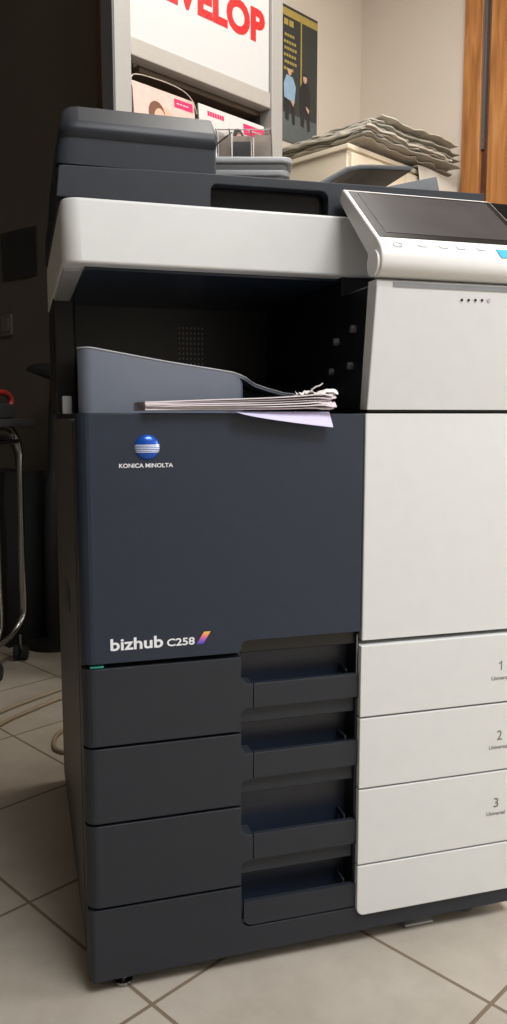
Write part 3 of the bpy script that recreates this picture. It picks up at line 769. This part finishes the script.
for k in range(13):
    th = rng.choice((0.003, 0.004, 0.006))
    x0 = 1.63 + rng.uniform(0, 0.03) + (0.0 if k < 5 else 0.05 + 0.010 * (k - 5)); x1 = min(2.25, x0 + rng.uniform(0.52, 0.60)) - 0.004 * k * 0.5
    y0 = 0.80 + rng.uniform(0.0, 0.05); y1 = 1.27 - rng.uniform(0, 0.05)
    o = bundle('paper_bundle', x0, x1, y0, y1, z, th, R(rng.uniform(-2.5, 2.5)), k, PAPERW if rng.random() < 0.55 else PAPERG, rng.uniform(0.0, 0.012))
    tag(o, 'crumpled grey-white paper bundle in the pile on the cream cupboard', 'paper', 'papers piled on the cupboard'); pile.append(o)
    z += th + 0.0030
def hang(u, v):
    x = 2.00 + 0.26 * u + 0.004 * math.sin(9 * v)
    if v < 0.45: y = 0.98 - 0.145 * v / 0.45; zz = 1.6945 + 0.002 * math.sin(7 * u)
    else:
        s = (v - 0.45) / 0.55; y = 0.835 - 0.010 * math.sin(s * 3) ; zz = 1.6945 - 0.17 * s + 0.002 * math.sin(7 * u + 3 * s)
    return (x, y, zz)
o = sheet_obj('paper_bundle', hang, 14, 22, 0.004, mat('pale_hanging_paper', rgb(206, 204, 196), 0.8, var=0.08, scale=12))
tag(o, 'pale paper hanging down over the front edge of the cream cupboard', 'paper')

# chrome trolley in the hallway
tl = thing('chrome_trolley', 'chrome tube trolley on casters by the dim hallway wall', 'trolley', (0.73, 1.475, 0))
def T_(p): return (p[0] - 0.73, p[1] - 1.475, p[2])
def hoop(dx, dy, nm):
    P = [(0.20, 1.225, 0.765), (0.55, 1.395, 0.765), (0.66, 1.446, 0.762), (0.71, 1.468, 0.745), (0.735, 1.478, 0.690), (0.733, 1.476, 0.60), (0.731, 1.476, 0.30), (0.731, 1.475, 0.185),
         (0.722, 1.471, 0.142), (0.690, 1.457, 0.108), (0.640, 1.433, 0.088), (0.55, 1.392, 0.080), (0.20, 1.225, 0.080)]
    return tube(nm, [T_((x + dx, y + dy, z)) for x, y, z in curve(P, 6)], 0.0115, CHROME, tl, 12)
hoop(0, 0, 'tube_hoop'); hoop(-0.155, -0.135, 'tube_hoop')
tube('cross_tube', [T_((0.727, 1.474, 0.715)), T_((0.572, 1.339, 0.715))], 0.009, CHROME, tl, 10)
tube('cross_tube', [T_((0.45, 1.345, 0.080)), T_((0.295, 1.21, 0.080))], 0.009, CHROME, tl, 10)
bm = prism_bm([(p[0] - 0.73, p[1] - 1.475) for p in ((0.30, 1.29), (0.76, 1.51), (0.80, 1.475), (0.62, 1.32), (0.22, 1.12))], 'xy', 0.762, 0.785)
bmesh.ops.recalc_face_normals(bm, faces=bm.faces); bev(bm, sharp_edges(bm), 0.004, 2)
link('top_board', bm, BLKF, tl)
for cx, cy in ((0.7115, 1.468), (0.55, 1.335), (0.26, 1.252), (0.105, 1.118)):
    c = lathe('caster', [(0.004, 0.045), (0.004, 0.085)], CHROME, tl, 10, (cx - 0.73, cy - 1.475, 0))
    for s in (-1, 1):
        w = lathe('wheel', [(0.010, -0.009), (0.021, -0.009), (0.025, -0.006), (0.025, 0.006), (0.021, 0.009), (0.010, 0.009)], RUBBER, c, 20, (0, 0, 0), 'x')
        w.location = (cx - 0.73 + s * 0.013 * 0.75, cy - 1.475 - s * 0.013 * 0.66, 0.025); w.rotation_euler = (0, 0, R(-41))
# things on and behind it
rt = thing('red_handled_case', 'black case with a red carrying handle on top of the chrome trolley', 'case', (0.62, 1.40, 0.786), R(25))
prism('case_body', rrect(-0.14, 0.05, 0.0, 0.045, 0.015), 'xz', -0.035, 0.035, BLKF, rt, 0.006)
tube('carrying_handle', curve([(-0.05, 0, 0.04), (-0.035, 0, 0.072), (0.0, 0, 0.080), (0.055, 0, 0.076), (0.075, 0, 0.055), (0.062, 0, 0.028), (0.045, 0, 0.02)], 6), 0.010, REDP, rt, 10)
st = thing('floor_stand', 'black slender stand with a beak-shaped top behind the copier', 'stand', (0.885, 1.545, 0))
tube('stem', curve([(0, 0, 0.02), (0.0, -0.01, 0.4), (0.006, -0.02, 0.7), (0.012, -0.035, 0.92)], 6), [0.030] * 10 + [0.02] * 9, RUBBER, st, 12)
bm = tube_bm(curve([(-0.045, 0.055, 0.948), (-0.03, 0.035, 0.952), (0.0, 0.0, 0.945), (0.015, -0.03, 0.94), (0.03, -0.06, 0.945)], 4), [0.004, 0.006, 0.009, 0.013, 0.016, 0.018, 0.021, 0.024, 0.026, 0.027, 0.027, 0.027, 0.026, 0.025, 0.024, 0.022, 0.018], None, 12)
link('beak_top', bm, RUBBER, st)
lathe('round_base', [(0.10, 0.0), (0.10, 0.012), (0.05, 0.02), (0.03, 0.03)], RUBBER, st, 24)
bg = thing('black_bag', 'black fabric bag on the floor behind the chrome trolley', 'bag', (0.86, 1.78, 0), R(0))
bm = bmesh.new(); add_box(bm, -0.11, 0.12, -0.16, 0.24, 0, 0.60)
bmesh.ops.subdivide_edges(bm, edges=list(bm.edges), cuts=5, use_grid_fill=True)
for v in bm.verts:
    t_ = v.co.z / 0.60
    v.co.x *= 1 - 0.35 * t_ ** 2; v.co.y = 0.04 + (v.co.y - 0.04) * (1 - 0.30 * t_ ** 2)
    if v.co.z > 0.001: v.co += Vector((1, 1, 0.3)) * 0.014 * noise.noise(v.co * 9)
link('bag_body', bm, BLKF, bg, 60)
tube('carry_strap', curve([(0.0, -0.07, 0.58), (0.0, -0.05, 0.68), (0.0, 0.04, 0.72), (0.0, 0.13, 0.68), (0.0, 0.15, 0.58)], 6), 0.010, BLKF, bg, 8)

# cables on the floor
def cable(name, pts, label):
    o = tube(name, curve(pts, 8), 0.0055, CABLE, None, 8); tag(o, label, 'cable')
cable('power_cable', [(0.02, 0.86, 0.0056), (0.24, 0.992, 0.0056), (0.4271, 1.0687, 0.0056), (0.54, 1.096, 0.0056), (0.6519, 1.1137, 0.0056), (0.725, 1.10, 0.0056), (0.745, 1.03, 0.0056), (0.715, 0.90, 0.0056), (0.60, 0.72, 0.0056)],
      'beige cable on the floor behind the copier, the strand nearer the trolley')
cable('power_cable', [(-0.02, 0.72, 0.0056), (0.20, 0.875, 0.0056), (0.378, 0.985, 0.0056), (0.50, 1.025, 0.0056), (0.6109, 1.0479, 0.0056), (0.665, 1.02, 0.0056), (0.665, 0.92, 0.0056), (0.52, 0.74, 0.0056)],
      'beige cable on the floor behind the copier, the strand nearer the camera')
cable('power_cable', [(0.545, 0.80, 0.0056), (0.51, 0.833, 0.0056), (0.4773, 0.838, 0.0056), (0.444, 0.818, 0.0056), (0.4132, 0.7749, 0.0056), (0.4043, 0.7425, 0.0056), (0.418, 0.712, 0.0056), (0.45, 0.70, 0.0056)],
      'beige cable loop poking out at the left of the copier')

# ------------------------------------------------------------------ lights
def area(name, loc, target, sx, sy, watts, color):
    l = bpy.data.lights.new(name, 'AREA'); l.shape = 'RECTANGLE'; l.size = sx; l.size_y = sy; l.energy = watts; l.color = color
    o = bpy.data.objects.new(name, l); COL.objects.link(o); o.location = loc
    d = Vector(target) - Vector(loc); o.rotation_euler = d.to_track_quat('-Z', 'Y').to_euler(); return o
area('added_right_light', (2.25, -2.3, 1.5), (0.0, -2.3, 1.5), 1.5, 1.4, 55, (0.88, 0.95, 1.0))  # added area light beside the right wall; no window is built there
area('ceiling_lamp', (1.1, 0.12, 2.80), (1.1, 0.12, 0), 0.7, 0.7, 32, (1.0, 0.95, 0.88))
area('ceiling_lamp_front', (0.0, -1.7, 2.80), (0.0, -1.7, 0), 1.3, 1.0, 80, (0.98, 0.98, 1.0))
w = bpy.data.worlds.new('world'); sc.world = w; w.use_nodes = True
w.node_tree.nodes['Background'].inputs[0].default_value = (0.6, 0.7, 0.9, 1); w.node_tree.nodes['Background'].inputs[1].default_value = 0.3

# ------------------------------------------------------------------ camera
cd = bpy.data.cameras.new('camera'); cam = bpy.data.objects.new('camera', cd); COL.objects.link(cam); sc.camera = cam
yaw, pitch, roll = 0.2818, -0.1191, 0.0003
cl = Vector((-0.0672, -1.0351, 0.7939))
f = Vector((math.sin(yaw) * math.cos(pitch), math.cos(yaw) * math.cos(pitch), math.sin(pitch)))
r = Vector((math.cos(yaw), -math.sin(yaw), 0)); u = r.cross(f)
rot = Matrix((r, u, -f)).transposed().to_4x4()
cam.matrix_world = MW @ Matrix.Translation(cl) @ rot
cd.sensor_fit = 'VERTICAL'; cd.sensor_height = 36.0; cd.lens = 801.2 / 1024 * 36.0; cd.clip_start = 0.02
vs = sc.view_settings; vs.view_transform = 'Standard'; vs.look = 'None'; vs.gamma = 1.0; vs.exposure = 0.1; vs.use_curve_mapping = False
